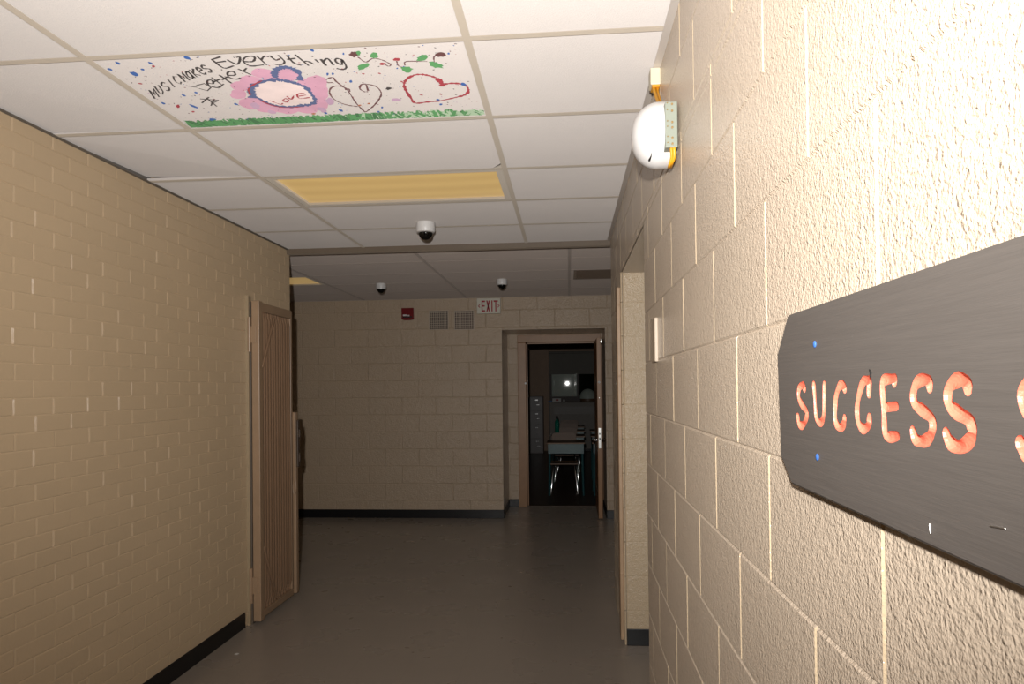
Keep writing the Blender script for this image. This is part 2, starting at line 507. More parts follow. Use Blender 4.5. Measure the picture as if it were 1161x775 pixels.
# ------------------------------------------------------------------ ceiling: tiles and grid
XA, XB = -1.536, -0.298
rows = [-3.0, -2.17, -1.56, -0.95, -0.34, 0.27, 0.88, 1.487, 2.095, 2.716, 3.367, 3.945, 4.541, 5.13]
cols = [XL, XA, XB, XR]
tl = MB()
for i in range(len(rows) - 1):
    for j in range(3):
        x0, x1, y0, y1 = cols[j], cols[j + 1], rows[i], rows[i + 1]
        if j == 1 and rows[i] in (2.095, 3.367): continue           # painted tile, light
        z = [ZC + 0.003] * 4                                        # (x0,y0) (x1,y0) (x1,y1) (x0,y1)
        if j == 0 and rows[i] == 2.716: z[3] += 0.022; z[2] += 0.004     # a tile that sits up at its back corner
        if j == 0 and rows[i] == 2.095: z[3] += 0.008
        pts = [(x0, y0), (x1, y0), (x1, y1), (x0, y1)]
        if j == 1 and rows[i] == 2.716:                             # broken corner
            pts = [(x0, y0), (x1, y0), (x1, y1 - 0.085), (x1 - 0.02, y1 - 0.06), (x1 - 0.06, y1), (x0, y1)]
            z = [ZC + 0.003] * 6
        A = [tl.bm.verts.new((p[0], p[1], q)) for p, q in zip(pts, z)]
        B = [tl.bm.verts.new((p[0], p[1], q + 0.015)) for p, q in zip(pts, z)]
        tl.face(A); tl.face(B)
        for k in range(len(A)): tl.face([A[k], A[(k + 1) % len(A)], B[(k + 1) % len(A)], B[k]])
ceil_o = struct(tl, 'ceiling', M['tile'])
g = MB()
w = 0.0125
for x in (XA, XB):
    g.box((x - w, YF, ZC - 0.002), (x + w, 5.12, ZC), 0).box((x - 0.002, YF, ZC), (x + 0.002, 5.12, ZC + 0.035))
for y in rows[1:-1]:
    for j in range(3):
        g.box((cols[j] + (w if j else 0.02), y - w, ZC - 0.0015), (cols[j + 1] - (w if j < 2 else 0.02), y + w, ZC + 0.0005))
struct(g, 'trim_1', M['trim_paint'])
struct(MB().box((XL, YF, ZC - 0.003), (XL + 0.022, YL, ZC), 0).box((XL, YF, ZC), (XL + 0.002, YL, ZC + 0.03)), 'trim_2', plain('dark grey angle', srgb(120, 116, 112), 0.45))  # dark grey wall angle along the brick wall
struct(MB().box((XR - 0.024, YF, ZC - 0.002), (XR, 5.11, ZC), 0), 'trim_3', M['trim_white'])
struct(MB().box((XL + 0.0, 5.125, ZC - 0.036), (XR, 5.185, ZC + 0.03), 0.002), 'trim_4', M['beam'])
# cross corridor: greyer tiles
fc = [-6.2, -4.88, -3.66, -2.452, -1.20, 0.022, 1.25, 2.47, 3.7, 4.9, 6.2]
fr = [5.185, 5.79, 6.385, 6.95, 7.57, YB]
tl = MB()
for i in range(len(fr) - 1):
    for j in range(len(fc) - 1):
        if fr[i] == 6.385 and fc[j] in (-3.66,): continue            # light
        if fr[i] == 6.385 and fc[j] == 0.022:
            tl.box((0.66, fr[i], ZC + 0.003), (fc[j + 1], fr[i + 1], ZC + 0.018)).box((fc[j], fr[i], ZC + 0.003), (0.064, fr[i + 1], ZC + 0.018))
            tl.box((0.064, fr[i], ZC + 0.003), (0.66, 6.40, ZC + 0.018)).box((0.064, 6.935, ZC + 0.003), (0.66, fr[i + 1], ZC + 0.018)); continue
        tl.box((fc[j], fr[i], ZC + 0.003 + random.uniform(0, .002)), (fc[j + 1], fr[i + 1], ZC + 0.018))
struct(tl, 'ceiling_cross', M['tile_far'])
g = MB()
for x in fc[1:-1]: g.box((x - w, 5.185, ZC - 0.002), (x + w, YB, ZC + 0.002))
struct(g, 'trim_5', plain('dark grey grid paint', srgb(158, 144, 134), 0.5, chalky=True))
g = MB()
for y in fr[1:-1]:
    for j in range(len(fc) - 1): g.box((fc[j] + w, y - 0.012, ZC - 0.001), (fc[j + 1] - w, y + 0.012, ZC + 0.002))
g.box((-6.2, YB - 0.02, ZC - 0.003), (6.2, YB, ZC))
struct(g, 'trim_6', M['tile_far'])
struct(MB().box((-6.3, YF - 0.2, 2.95), (6.3, YS, 3.05)), 'ceiling_slab', M['dark'])
# corridor-side ceilings that close the alcove and the cross corridor
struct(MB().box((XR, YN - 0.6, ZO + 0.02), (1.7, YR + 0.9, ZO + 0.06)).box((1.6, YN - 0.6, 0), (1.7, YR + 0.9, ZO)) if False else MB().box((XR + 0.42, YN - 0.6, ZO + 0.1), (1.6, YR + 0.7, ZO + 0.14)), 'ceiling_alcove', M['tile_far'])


# ------------------------------------------------------------------ the painted ceiling tile
art = thing('ceiling_tile', 'white ceiling tile hand painted with black lettering, hearts, flower and green grass strip', 'ceiling tile', ((XA + XB) / 2, 2.4, ZC))
ax0, ax1, ay0, ay1 = XA, XB, 2.095, 2.716
MB().box((ax0 + 0.003, ay0 + 0.003, ZC + 0.003), (ax1 - 0.003, ay1 - 0.003, ZC + 0.018)).build('board', M['tile_art'], art)
ZT = ZC + 0.003
CROP = dict(A=(110, 50, 150 / 1161), B=(230, 50, 150 / 1161), C=(350, 45, 110 / 852), D=(440, 45, 120 / 930))


def tp(c, x, y):
    ox, oy, s = CROP[c]
    p = onZ(ox + x * s, oy + y * s, ZT)
    return Vector((min(max(p.x, ax0 + 0.016), ax1 - 0.016), min(max(p.y, ay0 + 0.016), ay1 - 0.014), ZT))


class Paint(MB):
    """thin layers of paint on the underside of the tile"""
    def __init__(s): super().__init__(); s.k = 0

    def z(s):
        s.k += 1
        return ZT - 0.0003 - 0.00001 * (s.k % 40)

    def stroke(s, c, pts, w, jit=0.15, sm=True, lift=0.0):
        P = [tp(c, *p) for p in pts]
        if sm: P = smooth_path(P, 6)
        z = s.z() - lift; L = []
        for i, p in enumerate(P):
            t = P[min(i + 1, len(P) - 1)] - P[max(i - 1, 0)]
            t.z = 0
            if t.length < 1e-6: t = Vector((1, 0, 0))
            t.normalize(); n = Vector((-t.y, t.x, 0)); q = w * 0.5 * (1 + random.uniform(-jit, jit) * 2)
            L.append((s.bm.verts.new((p.x + n.x * q, p.y + n.y * q, z)), s.bm.verts.new((p.x - n.x * q, p.y - n.y * q, z))))
        for a, b in zip(L, L[1:]): s.face([a[0], a[1], b[1], b[0]])

    def poly(s, c, pts, lift=0.0, sm=True):
        P = [tp(c, *p) for p in pts]
        if sm: P = smooth_path(P + [P[0]], 4)[:-1]
        z = s.z() - lift
        s.face([s.bm.verts.new((p.x, p.y, z)) for p in P])

    def blob(s, c, x, y, rx, ry, a=0, n=16, lift=0.0, rough=0.25):
        pts = []
        for k in range(n):
            t = 2 * math.pi * k / n; r = 1 + random.uniform(-rough, rough)
            dx, dy = rx * math.cos(t) * r, ry * math.sin(t) * r
            pts.append((x + dx * math.cos(a) - dy * math.sin(a), y + dx * math.sin(a) + dy * math.cos(a)))
        s.poly(c, pts, lift, False)

    def spot(s, x, y, r, e=1.6):
        z = s.z(); a = random.uniform(0, 3.1)
        vs = []
        for k in range(7):
            t = 2 * math.pi * k / 7; q = r * random.uniform(0.7, 1.3)
            dx, dy = q * e * math.cos(t), q * math.sin(t)
            vs.append(s.bm.verts.new((x + dx * math.cos(a) - dy * math.sin(a), y + dx * math.sin(a) + dy * math.cos(a), z)))
        s.face(vs)


p = Paint()
LW = 0.0072
GL = dict(M=[[(0, 0), (0, 1), (.5, .35), (1, 1), (1, 0)]], U=[[(0, 1), (0, .25), (.45, 0), (1, .25), (1, 1)]], I=[[(.5, 0), (.5, 1)]],
          S=[[(1, .82), (.5, 1), (0, .8), (.1, .6), (.9, .42), (1, .2), (.5, 0), (0, .14)]], C=[[(1, .8), (.5, 1), (0, .62), (0, .32), (.5, 0), (1, .2)]],
          A=[[(.9, .9), (.35, .82), (0, .4), (.4, .04), (.9, .35), (.9, .9), (1, 0)]], K=[[(0, 0), (0, 1)], [(1, .95), (0, .45), (1, 0)]],
          E=[[(.05, .48), (.9, .56), (.6, .95), (.1, .78), (.02, .3), (.5, 0), (1, .16)]])
A_ = []
for i, ch in enumerate('MUSICMAKES'):
    k = i / 9; bx, by = 508 + 470 * k + (6 if i > 4 else 0), 478 - 226 * k - 22 * math.sin(math.pi * k)
    wx, wy = (38, -14) if ch == 'M' else (33, -12)
    ux, uy = -52 - 28 * k, -76 + 14 * k
    for st in GL[ch]: A_.append([(bx + a * wx + b * ux, by + a * wy + b * uy) for a, b in st])
A_ += [
      [(780, 364), (880, 378)], [(872, 362), (940, 345), (1000, 380), (968, 408), (895, 388)]]
for s in A_: p.stroke('A', s, LW * 0.9, sm=len(s) > 6)
B_ = [[(155, 110), (75, 135)], [(78, 133), (150, 190), (200, 210), (272, 188)], [(118, 160), (202, 148)],
      [(212, 135), (258, 160), (304, 175), (325, 140), (322, 112), (292, 116)],
      [(362, 152), (440, 150), (452, 110), (378, 112), (355, 150), (420, 190), (535, 180)],
      [(470, 100), (562, 182)], [(510, 138), (540, 105), (582, 110)],
      [(588, 100), (640, 138), (680, 125)], [(660, 95), (716, 150), (690, 178), (630, 175)],
      [(735, 95), (795, 160), (865, 185)], [(740, 134), (812, 122)],
      [(808, 90), (930, 188)], [(880, 152), (922, 150), (975, 175)], [(985, 132), (1016, 160)], [(955, 102), (966, 110)],
      [(1035, 130), (1082, 188)], [(1058, 152), (1092, 124), (1152, 182)],
      [(45, 340), (90, 345), (80, 315), (40, 320), (50, 358), (130, 380), (184, 348)],
      [(75, 290), (162, 352)], [(88, 332), (152, 304)], [(142, 268), (252, 342)], [(168, 312), (218, 284)],
      [(215, 272), (282, 270), (270, 240), (220, 245), (226, 286), (290, 306), (332, 294)],
      [(308, 215), (424, 268)], [(350, 240), (384, 208)]]
for s in B_: p.stroke('B', s, LW)
for s in [[(290, 172), (242, 164), (238, 192), (290, 216), (292, 172), (330, 235), (302, 260), (244, 250)], [(105, 172), (148, 222)], [(124, 196), (164, 165), (216, 220)]]:
    p.stroke('C', s, LW)
for s in [[(905, 480), (1070, 492)], [(982, 464), (920, 516)], [(958, 470), (1052, 546)], [(1000, 520), (1062, 498)], [(1030, 480), (1000, 540)]]:
    p.stroke('A', s, LW * 0.75)
p.build('lettering', ART['black'], art)

p = Paint()
for a, b, rx, ry in [(520, 255, 95, 45), (330, 370, 85, 45), (310, 440, 70, 42), (420, 320, 100, 45), (430, 520, 110, 55), (560, 560, 110, 42), (720, 560, 140, 48),
                     (900, 560, 120, 48), (1000, 330, 95, 55), (1010, 420, 95, 75), (1020, 520, 85, 60), (640, 320, 120, 70), (740, 265, 105, 62), (600, 480, 200, 90), (840, 480, 200, 90), (920, 360, 110, 60)]:
    p.blob('B', a, b, rx, ry, 0.1, 22, 0.0, 0.10)
p.mi = 1
p.poly('B', [(430, 415), (450, 358), (540, 320), (680, 312), (820, 345), (915, 392), (965, 450), (985, 500), (930, 530), (820, 545), (700, 540), (580, 520), (480, 462)], 0.0006)
p.mi = 2
for q, r in (([(440, 470), (425, 420), (440, 370), (520, 325), (640, 310), (720, 318), (820, 340)], 0.022), ([(820, 340), (900, 375), (950, 430), (985, 490), (950, 525), (860, 535)], 0.018),
             ([(860, 535), (760, 548), (640, 535), (560, 510), (480, 465), (420, 430)], 0.014)):
    p.stroke('B', q, r, 0.35, lift=0.001)
p.stroke('B', [(640, 295), (628, 250), (660, 212), (730, 198), (800, 218), (850, 262), (850, 315)], 0.021, 0.3, lift=0.001)
p.mi = 3
for q in ([(585, 490), (680, 524), (702, 514)], [(700, 492), (722, 474), (752, 486), (735, 505), (700, 496)], [(735, 452), (775, 480), (798, 448)],
          [(892, 425), (830, 436), (850, 472), (938, 464)], [(842, 452), (905, 442)], [(420, 440), (400, 400), (430, 360), (520, 315)], [(500, 490), (600, 530), (720, 552), (880, 545)]):
    p.stroke('B', q, 0.006, 0.3, lift=0.0013)
p.mi = 4
for a, b, rx, ry in [(460, 540, 45, 28), (1050, 570, 40, 22), (600, 590, 40, 14), (1120, 500, 40, 30)]: p.blob('B', a, b, rx, ry, 0.2, 12, 0.0009)
p.build('painted_flower', [ART['pink'], ART['pale'], ART['navy'], ART['red'], ART['mauve']], art)

p = Paint()
p.stroke('D', [(482, 405), (470, 370), (440, 345), (380, 320), (290, 304), (220, 314), (160, 350), (140, 395), (160, 450), (200, 510), (240, 556), (350, 546), (460, 535), (600, 505), (682, 480), (706, 445), (690, 408), (650, 390), (570, 382), (490, 390)], 0.0105, 0.3)
p.stroke('D', [(440, 345), (470, 385), (475, 410)], 0.018, 0.3)
p.build('painted_heart', ART['red'], art)
p = Paint()
for q in ([(215, 375), (165, 375), (150, 352), (210, 330), (240, 365), (300, 410), (350, 455), (420, 560), (495, 635)],
          [(330, 425), (260, 405), (200, 420), (183, 460), (210, 510), (270, 550), (350, 575), (430, 585)],
          [(522, 455), (488, 455), (450, 430), (460, 395), (510, 390), (590, 410), (635, 460), (625, 510), (580, 570), (515, 625), (485, 632)],
          [(505, 394), (522, 448)], [(318, 440), (350, 430), (362, 455)]):
    p.stroke('C', q, 0.006, 0.25)
p.build('painted_heart', ART['maroon'], art)

p = Paint()
for c, a, b, rx, ry, r in [('C', 432, 118, 22, 22, 0), ('C', 575, 140, 35, 26, -0.3), ('C', 475, 236, 56, 22, -0.35), ('D', 300, 160, 50, 26, -0.15), ('D', 162, 256, 55, 26, 0.2), ('D', 420, 222, 66, 24, 0.25)]:
    p.blob(c, a, b, rx, ry, r)
p.mi = 1
for c, a, b, rx, ry, r in [('C', 392, 126, 36, 24, 0), ('D', 462, 130, 50, 19, 0)]: p.blob(c, a, b, rx, ry, r, 16, 0.0005)
p.mi = 2
for c, a, b, rx, ry, r in [('C', 772, 170, 30, 12, 0), ('C', 650, 210, 26, 11, 0)]: p.blob(c, a, b, rx, ry, r, 16, 0.0005)
p.mi = 3
for c, q in [('C', [(430, 150), (500, 195), (560, 165), (640, 175), (718, 215), (700, 232), (668, 212)]), ('D', [(75, 185), (88, 225), (125, 240)]), ('D', [(147, 225), (162, 190), (345, 190)]), ('D', [(405, 195), (403, 152), (430, 138)])]:
    p.stroke(c, q, 0.0045, 0.2)
p.build('painted_vine', [ART['green'], ART['brown'], ART['red'], ART['maroon']], art)

p = Paint()
x = ax0 + 0.02
while x < ax1 - 0.02:
    f = (x - ax0) / (ax1 - ax0)
    for _ in range(5):
        p.mi = random.choice((0, 0, 1, 0)) if random.random() > max(0, f - 0.55) * 1.7 else 2
        h_ = (0.075 if f < 0.9 else 0.06)
        y0 = ay1 - 0.016 - random.uniform(0, 0.02); y1 = ay1 - 0.016 - h_ * random.uniform(0.35, 1.0)
        dx = random.uniform(-0.025, 0.025); z = p.z(); ww = random.uniform(0.004, 0.010)
        cl = lambda q: min(max(q, ax0 + 0.014), ax1 - 0.014)
        p.face([p.bm.verts.new((cl(x - ww), y0, z)), p.bm.verts.new((cl(x + ww), y0, z)), p.bm.verts.new((cl(x + dx + ww * 0.6), y1, z)), p.bm.verts.new((cl(x + dx - ww * 0.6), y1, z))])
    x += 0.0075
p.build('grass_strip', [ART['green'], ART['deep_green'], ART['pale_green']], art)

p = Paint(); keys = ['blue', 'red', 'maroon', 'mauve', 'black', 'orange']
p.mi = 0
for c, a, b, rx, ry, r in [('A', 330, 260, 42, 15, .3), ('A', 180, 165, 30, 9, .4), ('A', 112, 220, 26, 9, .4), ('A', 400, 222, 18, 9, .3), ('A', 470, 166, 26, 8, .4), ('A', 790, 120, 34, 13, .4), ('A', 582, 518, 18, 8, .3),
                           ('A', 850, 545, 42, 9, .4), ('A', 760, 447, 26, 7, .4), ('A', 870, 425, 15, 8, .3), ('A', 1012, 660, 32, 12, .1), ('B', 410, 660, 22, 9, .2), ('B', 292, 526, 24, 8, .3), ('B', 958, 55, 18, 9, .3),
                           ('C', 165, 303, 11, 12, 0), ('C', 212, 298, 10, 11, 0), ('C', 370, 366, 12, 11, 0), ('C', 285, 620, 20, 9, .3), ('C', 645, 593, 10, 8, 0), ('C', 612, 630, 10, 7, 0), ('C', 148, 642, 18, 8, .3), ('C', 305, 122, 8, 10, 0),
                           ('C', 32, 92, 16, 10, .3), ('D', 532, 121, 12, 8, 0), ('D', 660, 390, 24, 12, .1), ('D', 462, 567, 14, 8, 0), ('D', 438, 526, 16, 7, 0), ('D', 80, 250, 8, 6, 0)]:
    p.blob(c, a, b, rx, ry, r, 10)
p.mi = 1
for c, a, b, rx, ry in [('A', 495, 193, 14, 9), ('A', 710, 542, 16, 14), ('A', 842, 592, 14, 7), ('A', 380, 345, 18, 6), ('D', 290, 483, 18, 4), ('D', 465, 478, 14, 6), ('D', 118, 366, 12, 6), ('C', 480, 298, 14, 5), ('C', 622, 294, 14, 5)]: p.blob(c, a, b, rx, ry, 0.2, 9)
p.mi = 4
p.blob('C', 702, 426, 26, 13, 0, 14)
p.mi = 3
p.blob('C', 765, 526, 42, 13, 0, 14)
p.mi = 5
for c, a, b in [('B', 975, 610), ('B', 850, 640), ('C', 530, 560), ('C', 450, 575), ('C', 40, 650)]: p.blob(c, a, b, 16, 6, 0, 8)
for _ in range(420):
    p.mi = random.choice((0, 1, 2, 2, 3, 4, 4)); p.spot(random.uniform(ax0 + 0.03, ax1 - 0.03), random.uniform(ay0 + 0.03, ay1 - 0.04), random.uniform(0.0008, 0.0026))
o = p.build('paint_splatter', [ART[k] for k in keys], art); o['kind'] = 'stuff'


# ------------------------------------------------------------------ ceiling lights, cameras, ceiling grille
def fixture(x0, x1, y0, y1, label, em, rowsn):
    t = thing('ceiling_light', label, 'light', ((x0 + x1) / 2, (y0 + y1) / 2, ZC))
    m = MB(); b = 0.035
    z0, z1 = ZC - 0.001, ZC + 0.09
    a, c, d, e = x0 + 0.013, x1 - 0.013, y0 + 0.013, y1 - 0.013
    m.box((a, d, z0), (a + b, e, z0 + 0.02), 0.003).box((c - b, d, z0), (c, e, z0 + 0.02), 0.003)
    m.box((a + b, d, z0), (c - b, d + 0.03, z0 + 0.02), 0.003).box((a + b, e - 0.03, z0), (c - b, e, z0 + 0.02), 0.003)
    m.box((a, d, z1), (c, e, z1 + 0.01)).box((a, d, z0 + 0.02), (a + 0.004, e, z1)).box((c - 0.004, d, z0 + 0.02), (c, e, z1)).box((a, d, z0 + 0.02), (c, d + 0.004, z1)).box((a, e - 0.004, z0 + 0.02), (c, e, z1))
    m.build('frame', M['fixture'], t)
    # lens, slightly cushion shaped
    q = MB(); nx, ny = 24, 12; X0, X1, Y0, Y1 = a + b - 0.004, c - b + 0.004, d + 0.026, e - 0.026
    vs = [[q.bm.verts.new((X0 + (X1 - X0) * i / nx, Y0 + (Y1 - Y0) * j / ny, z0 + 0.014 - 0.006 * (1 - (2 * i / nx - 1) ** 4) * (1 - (2 * j / ny - 1) ** 4))) for j in range(ny + 1)] for i in range(nx + 1)]
    for i in range(nx):
        for j in range(ny): q.face([vs[i][j], vs[i + 1][j], vs[i + 1][j + 1], vs[i][j + 1]])
    q.build('lens', lens_mat('lit lens ' + str(rowsn), srgb(222, 184, 120), em, Y0, Y1, rowsn), t, True)
    return t


fixture(XA, XB, 3.367, 3.945, 'yellow glowing ceiling light just past the painted ceiling tile', 0.50, 3)
fixture(-3.66, -2.452, 6.385, 6.95, 'yellow glowing ceiling light partly hidden behind the end of the brick wall', 0.36, 2.5)


def dome_camera(px, py, label, s=1.0):
    p = onZ(px, py, ZC); z = ZC
    t = thing('security_camera', label, 'camera', (p.x, p.y, z), 'dome security cameras on the ceiling')
    r = 0.062 * s
    MB().lathe([(r * 0.96, 0.010), (r, -0.006), (r, -0.052 * s), (r * 0.95, -0.060 * s), (r * 0.80, -0.064 * s)], (p.x, p.y, z), 2, 40).build('housing', M['white_plastic_and_glint'], t, True)
    R = 0.047 * s
    MB().lathe([(R * math.cos(a) + 1e-4, -0.060 * s - R * 1.05 * math.sin(a)) for a in [k * math.pi / 2 / 10 for k in range(11)]], (p.x, p.y, z), 2, 36).build('dome', M['dome_glass'], t, True)


dome_camera(482.5, 253, 'white dome security camera hanging closest, beyond the yellow ceiling light')
dome_camera(432, 322, 'white dome security camera above the red fire alarm', 0.86)
dome_camera(569, 317, 'white dome security camera above the exit sign', 0.86)

t = thing('ceiling_grille', 'dark brown louvred return grille in the far ceiling at right', 'vent', (0.35, 6.66, ZC))
m = MB().box((0.064, 6.40, ZC - 0.004), (0.66, 6.425, ZC + 0.012), 0.002).box((0.064, 6.91, ZC - 0.004), (0.66, 6.935, ZC + 0.012), 0.002).box((0.064, 6.425, ZC - 0.004), (0.089, 6.91, ZC + 0.012)).box((0.635, 6.425, ZC - 0.004), (0.66, 6.91, ZC + 0.012))
m.build('frame', M['hvac'], t)
m = MB()
for k in range(24):
    y = 6.43 + k * 0.02
    m.prism([(y, ZC - 0.001), (y + 0.004, ZC - 0.001), (y + 0.017, ZC + 0.014), (y + 0.013, ZC + 0.014)], 0, 0.089, 0.635)
m.build('louvre', M['hvac'], t)
MB().box((0.064, 6.40, ZC + 0.016), (0.66, 6.935, ZC + 0.02)).build('backing', M['vent_dark'], t)


# ------------------------------------------------------------------ far wall fittings
t = thing('exit_sign', 'white exit sign with red letters and two arrows above the doorway', 'sign', (-0.93, YB, 2.53))
e0, e1 = onY(541, 338.5, YB), onY(568, 355.5, YB)
x0, x1, z1, z0 = e0.x, e1.x, e0.z, e1.z
MB().box((x0, YB - 0.045, z0), (x1, YB, z1), 0.006).build('housing', M['sign_white'], t)
YE = YB - 0.0455
ew, eh = x1 - x0, z1 - z0
U = lambda u, v: (x0 + u * ew, z0 + v * eh)
lt = MB(); D = (YE - 0.0015, YE)


def quad(a, b, c, d): lt.prism([U(*a), U(*b), U(*c), U(*d)], 1, *D)


def rect(u0, v0, u1, v1): quad((u0, v0), (u1, v0), (u1, v1), (u0, v1))


b, tp_ = 0.13, 0.84
rect(.20, b, .245, tp_); rect(.245, b, .35, b + .10); rect(.245, .45, .335, .54); rect(.245, tp_ - .10, .35, tp_)       # E
quad((.40, b), (.455, b), (.56, tp_), (.505, tp_)); quad((.505, b), (.56, b), (.455, tp_), (.40, tp_))                  # X
rect(.615, b, .665, tp_)                                                                                                 # I
rect(.775, b, .825, tp_ - .10); rect(.71, tp_ - .10, .89, tp_)                                                           # T
for sgn, u in ((-1, .05), (1, .97)):                                                                                    # chevrons
    quad((u, .49), (u - sgn * .085, .62), (u - sgn * .085, .54), (u - sgn * .035, .49)); quad((u, .49), (u - sgn * .035, .49), (u - sgn * .085, .44), (u - sgn * .085, .36))
lt.build('lettering', M['sign_red'], t)

t = thing('fire_alarm', 'dark red fire alarm pull box left of the two wall vents', 'fire alarm', (-1.915, YB, 2.45))
a0, a1 = onY(456, 349.5, YB), onY(469.5, 363, YB)
x0, x1, z1, z0 = a0.x, a1.x, a0.z, a1.z
MB().prism([(x0, z0 + 0.012), (x0 + 0.035, z0), (x1 - 0.035, z0), (x1, z0 + 0.012), (x1, z1), (x0, z1)], 1, YB - 0.04, YB + 0.001).build('body', M['red_box'], t)
MB().box((x0 + 0.02, YB - 0.056, z0 + 0.048), (x0 + 0.066, YB - 0.0405, z0 + 0.068), 0.003).box((x0 + 0.078, YB - 0.056, z0 + 0.045), (x0 + 0.10, YB - 0.0405, z0 + 0.062), 0.003).build('pull_handle', M['white_plastic_and_glint'], t)
MB().box((x0 + 0.015, YB - 0.043, z0 + 0.03), (x1 - 0.015, YB - 0.0402, z0 + 0.045)).build('recess', M['dark'], t)


def wall_vent(p0, p1, label, hole):
    a, b = onY(*p0, YB), onY(*p1, YB)
    t = thing('wall_vent', label, 'vent', ((a.x + b.x) / 2, YB, (a.z + b.z) / 2), 'square perforated vents on the far wall')
    n = 9; m = MB(); y0, y1 = YB - 0.008, YB - 0.002
    x0, x1, z0, z1 = a.x - 0.012, b.x + 0.012, b.z - 0.012, a.z + 0.012
    sx, sz = (x1 - x0) / n, (z1 - z0) / n
    hb = 0.17
    for k in range(n + 1):
        q = hb if 0 < k < n else hb
        m.box((x0 + k * sx - sx * q, y0, z0 - sz * hb), (x0 + k * sx + sx * q, y1, z1 + sz * hb))
        for i in range(n):
            m.box((x0 + i * sx + sx * q, y0, z0 + k * sz - sz * q), (x0 + (i + 1) * sx - sx * q, y1, z0 + k * sz + sz * q))
    m.build('grille', M['wall_paint'], t)
    MB().box((x0, YB - 0.0015, z0), (x1, YB, z1)).build('backing', hole, t)


wall_vent((488, 353.5), (507, 372), 'square perforated wall vent nearer the fire alarm', M['vent_dark'])
wall_vent((516.5, 353.5), (536, 372), 'square perforated wall vent nearer the exit sign', plain('reddish vent back', srgb(64, 38, 30), 0.7))

# ------------------------------------------------------------------ right wall: domed unit, box, cover plate, gate post
t = thing('wall_siren', 'white half-round wall unit with yellow cable high on the right wall', 'alarm', (XR, 2.06, 2.31))
Yd, Zd, R = 2.075, 2.300, 0.095
MB().lathe([(R * 1.0, 0.0), (R * 1.0, -0.03)] + [(R * math.cos(a) ** 0.9 + 1e-4, -0.03 - 0.078 * math.sin(a)) for a in [k * math.pi / 2 / 12 for k in range(1, 13)]], (XR - 0.018, Yd, Zd), 0, 48).build('dome', M['white_plastic_and_glint'], t, True)
MB().box((XR - 0.020, Yd - 0.045, Zd - 0.07), (XR - 0.0, Yd + 0.080, Zd + 0.07), 0.004).build('back_box', M['white_plastic_and_glint'], t)
m = MB().box((XR - 0.040, Yd - R - 0.008, Zd - 0.070), (XR - 0.006, Yd - R + 0.054, Zd + 0.060), 0.002)
m.build('terminal_plate', M['grey_plate'], t)
TS = plain('brass screws', srgb(150, 120, 70), 0.4)
for k, dz in enumerate((0.052, 0.033, 0.001, -0.014, -0.043, -0.060)):
    MB().lathe([(0.0032, 0.0), (0.0032, -0.0025), (0.001, -0.003)], (XR - 0.021, Yd - R - 0.008, Zd + dz), 1, 10).build('terminal_screw', TS, t)
    MB().lathe([(0.0018, 0.0), (0.0018, -0.0025), (0.001, -0.003)], (XR - 0.034, Yd - R - 0.008, Zd + dz + 0.004), 1, 10).build('terminal_screw', TS, t)
Z2 = Zd - 0.072
for q, r in (([(XR - 0.022, 2.365, 2.572), (XR - 0.022, 2.33, 2.535), (XR - 0.022, 2.24, 2.465), (XR - 0.022, 2.13, 2.396)], 0.0055),
             ([(XR - 0.008, 2.37, 2.572), (XR - 0.010, 2.34, 2.54), (XR - 0.012, 2.25, 2.47), (XR - 0.014, 2.12, 2.392)], 0.004),
             ([(XR - 0.016, Yd - R - 0.002, Z2), (XR - 0.015, Yd - R + 0.004, Z2 - 0.02), (XR - 0.020, Yd - R + 0.02, Z2 - 0.034), (XR - 0.016, Yd - 0.03, Z2 - 0.03)], 0.0057),
             ([(XR - 0.024, Yd - R - 0.002, Z2), (XR - 0.022, Yd - R + 0.006, Z2 - 0.022), (XR - 0.026, Yd - R + 0.024, Z2 - 0.04), (XR - 0.02, Yd - 0.02, Z2 - 0.03)], 0.004)):
    MB().tube(smooth_path(q, 4), r).build('cable', M['yellow_cable'], t, True)
# dark swoosh mark low on the dome
m = MB()
def on_dome(dy, dz):
    q = min(0.999, math.hypot(dy, dz) / R); a = math.acos(q ** (1 / 0.9))
    return Vector((XR - 0.018 - 0.03 - 0.078 * math.sin(a) - 0.0006, Yd + dy, Zd + dz))
m.tube([on_dome(-0.030, -0.083), on_dome(-0.034, -0.082), on_dome(-0.042, -0.079), on_dome(-0.050, -0.075), on_dome(-0.058, -0.069)], [0.0012, 0.0036, 0.0026, 0.0016, 0.0006], 8)
m.build('mark', M['dark'], t, True)

t = thing('junction_box', 'small cream box on the wall above the white half-round unit', 'box', (XR, 2.37, 2.575))
MB().box((XR - 0.034, 2.345, 2.572), (XR, 2.40, ZC - 0.003), 0.003).build('cover', M['cream_plastic'], t)
MB().box((XR - 0.028, 2.350, 2.565), (XR - 0.002, 2.395, 2.5725), 0.001).build('gland', M['yellow_cable'], t)

t = tag(MB().box((XR - 0.012, 2.505, 1.645), (XR + 0.001, 2.60, 1.803), 0.003).build('cover_plate', M['wall_paint']), 'narrow wall-coloured cover plate near the opening in the right wall', 'plate')

t = thing('gate_post', 'scuffed tan post on the right wall just past the opening', 'post', (XR, 4.29, 0))
MB().box((XR - 0.022, 4.245, 0.02), (XR, 4.335, 2.16), 0.004).build('strip', M['post_wood'], t)
for z in (0.42, 0.9, 1.32, 1.62, 2.05): MB().lathe([(0.007, 0), (0.007, -0.003), (0.003, -0.004)], (XR - 0.011, 4.245, z), 1, 10).build('bolt_head', M['post_wood'], t)

